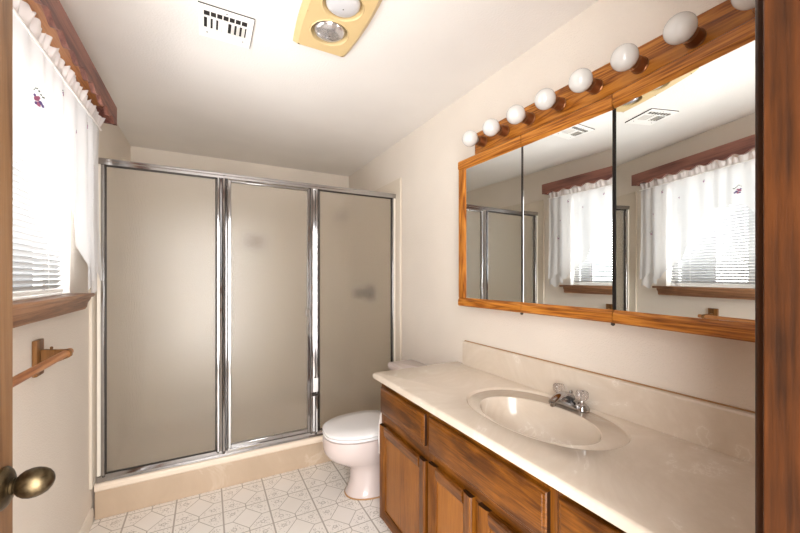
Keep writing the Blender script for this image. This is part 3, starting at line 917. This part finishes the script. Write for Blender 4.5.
# ------------------------------------------------------------------ vanity light bar with eight globes
vl = thing('vanity_light_bar', (1.30, .9, 2.05), 'oak light bar with a row of unlit white globes above the mirrors', 'vanity light')
MB().box((1.275, .20, 1.9875), (XR - .001, 1.512, 2.122)).build('oak_backboard', M['oak'], vl, bevel=.004)
for y in (.587, 1.35):
    MB().lathe([(0, .004), (.002, .003)], (1.2748, y, 2.085), (-1, 0, 0), 10).build('screw', M['dark_metal'], vl, smooth=True)
bz = 2.054
sock_prof = [(0, .026), (.004, .027), (.006, .0245), (.030, .0240), (.042, .0240), (.044, .019)]
first_s = MB().lathe(sock_prof, (1.2748, 1.437, bz), (-1, 0, 0), 28).build('socket', M['socket'], vl, origin=(1.2748, 1.437, bz), smooth=35)
prof = []
for k in range(25):
    a = PI * k / 24
    prof.append((-math.cos(a) * .040, math.sin(a) * .040))
prof = [(-.042, .0165)] + [p for p in prof if not (p[0] < 0 and p[1] < .0175)]
gl_o = MB().lathe(prof, (1.182, 1.437, bz), (-1, 0, 0), 36).build('globe_bulb', M['bulb_glass'], None, origin=(1.182, 1.437, bz), smooth=60)
where = ['at the shower end of the light bar', 'second from the shower end of the light bar', 'third from the shower end of the light bar', 'fourth from the shower end of the light bar',
         'fifth from the shower end, over the seam of the open mirror door', 'third from the door jamb, over the open mirror door', 'second from the door jamb, the largest one wholly in view', 'cut off by the door jamb']
for k in range(8):
    y = 1.437 - .1535 * k
    b_ = gl_o if k == 0 else gl_o.copy()
    if k:
        C.objects.link(b_)
        s_ = first_s.copy(); C.objects.link(s_); s_.parent = vl; s_.location = Vector((1.2748, y, bz)) - Vector(vl.location)
    b_.location = (1.182, y, bz)
    tag(b_, 'white globe bulb ' + where[k], 'light bulb', 'globe bulbs on the oak light bar')

# ------------------------------------------------------------------ ceiling heat lamp
hl = thing('ceiling_heat_lamp', (.468, 1.42, ZC), 'tan plastic ceiling heater with two round lamps', 'heat lamp')
hy = 1.422


def hring(sc, z, bul=.014):
    pts = []; n = 14; hw, hl_ = .124 * sc, .242 * (sc * .5 + .5) if sc < 1 else .242
    for k in range(n + 1):
        u = -1 + 2 * k / n; pts.append((.468 + hw + bul * (1 - u * u), hy + hl_ * u, z))
    for k in range(n + 1):
        u = 1 - 2 * k / n; pts.append((.468 - hw - bul * (1 - u * u), hy + hl_ * u, z))
    return pts


# body: outer shell bevelled, bottom plate with two round openings
mb = MB().loft([hring(1, ZC - .0005), hring(1, ZC - .012), hring(.85, ZC - .030)], True, False)
# bottom face with holes, made of ring strips around each opening
lam = [hy + .088, hy - .088]
zbm = ZC - .030
outer = hring(.85, zbm)


def outer_at(cy, a):
    c, s = math.cos(a), math.sin(a)
    best = 9
    ylo, yhi = (hy, 9) if cy > hy else (-9, hy)
    P = outer; n = len(P)
    segs = [(P[i], P[(i + 1) % n]) for i in range(n)] + [((-9, hy, 0), (9, hy, 0))]
    for p, q in segs:
        ex_, ey = q[0] - p[0], q[1] - p[1]; den = c * ey - s * ex_
        if abs(den) < 1e-9: continue
        tt = ((p[0] - .468) * ey - (p[1] - cy) * ex_) / den
        uu = ((p[0] - .468) * s - (p[1] - cy) * c) / den
        if tt > 1e-6 and -1e-6 <= uu <= 1 + 1e-6: best = min(best, tt)
    return (.468 + c * best, cy + s * best, zbm)


LR = .078
for cy in lam:
    aa = [2 * PI * k / 72 for k in range(72)]
    o_ = [outer_at(cy, a) for a in aa]
    r1 = [(.468 + (LR + .006) * math.cos(a), cy + (LR + .006) * math.sin(a), zbm) for a in aa]
    r2 = [(.468 + (LR + .003) * math.cos(a), cy + (LR + .003) * math.sin(a), zbm - .003) for a in aa]
    r3 = [(.468 + LR * math.cos(a), cy + LR * math.sin(a), zbm) for a in aa]
    r4 = [(.468 + (LR - .008) * math.cos(a), cy + (LR - .008) * math.sin(a), ZC - .003) for a in aa]
    mb.loft([o_, r1, r2, r3, r4], False, True)
mb.build('housing', M['tan_plastic'], hl, smooth=25)
for cy, mt in zip(lam, (M['lamp_face'], M['lamp_frost'])):
    pr = [(0, .044), (.004, .056), (.010, .064), (.016, .0665), (.022, .065), (.030, .056), (.036, .038), (.039, .018), (.0395, 0)]
    lo_ = MB().lathe(pr, (.468, cy, ZC - .004), (0, 0, -1), 40).build('lamp', mt, hl, smooth=60)
    MB().lathe([(0, .003), (.001, .002)], (.468, cy, ZC - .0434), (0, 0, -1), 10).build('lamp_mark', M['black'], lo_)

# ------------------------------------------------------------------ ceiling air vent
av = thing('ceiling_vent', (.072, 1.72, ZC), 'white square air register in the ceiling beside the heat lamp', 'vent')
vx0, vx1, vy_0, vy_1 = -.032, .176, 1.616, 1.829
zz = ZC - .0005
mb = MB()
ix0, ix1 = -.012, .152
rows = ((1.648, 1.682), (1.690, 1.762))
fz0, fz1 = ZC - .007, ZC - .003
mb.box((vx0, vy_0, fz0), (vx1, rows[0][0], fz1)).box((vx0, rows[1][1], fz0), (vx1, vy_1, fz1)).box((vx0, rows[0][0], fz0), (ix0, rows[1][1], fz1)).box((ix1, rows[0][0], fz0), (vx1, rows[1][1], fz1)).box((ix0, rows[0][1], fz0), (ix1, rows[1][0], fz1)).box((.050, rows[1][0], fz0), (.080, rows[1][1], fz1))
mb.build('face_plate', M['vent_white'], av)
MB().box((vx0 + .002, vy_0 + .002, ZC - .0028), (vx1 - .0005, vy_1 - .002, ZC - .0005)).build('duct_opening', M['black'], av)
for k in range(1, 7):
    x = ix0 + (ix1 - ix0) * k / 7
    MB().box((x - .002, rows[0][0], fz0), (x + .002, rows[0][1], fz1)).build('louver_bar', M['vent_white'], av)
for k in range(3):
    x = ix0 + .012 + k * .021
    MB().prism([(x, fz1), (x + .012, fz0 - .004), (x + .013, fz0 - .003), (x + .0125, fz1)], 'y', rows[1][0], rows[1][1]).build('louver_blade', M['vent_white'], av)
    x = .092 + k * .021
    MB().prism([(x + .013, fz1), (x + .001, fz0 - .004), (x, fz0 - .003), (x + .0005, fz1)], 'y', rows[1][0], rows[1][1]).build('louver_blade', M['vent_white'], av)
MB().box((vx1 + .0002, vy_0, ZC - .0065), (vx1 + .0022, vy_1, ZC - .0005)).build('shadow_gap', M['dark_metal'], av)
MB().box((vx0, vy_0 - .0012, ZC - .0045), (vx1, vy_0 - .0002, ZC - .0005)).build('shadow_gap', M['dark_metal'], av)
for x, y in ((.072, 1.632), (.144, 1.790), (.0, 1.79)):
    MB().lathe([(0, .003), (.0015, .002)], (x, y, fz0 - .0002), (0, 0, -1), 10).build('screw', M['dark_metal'], av)
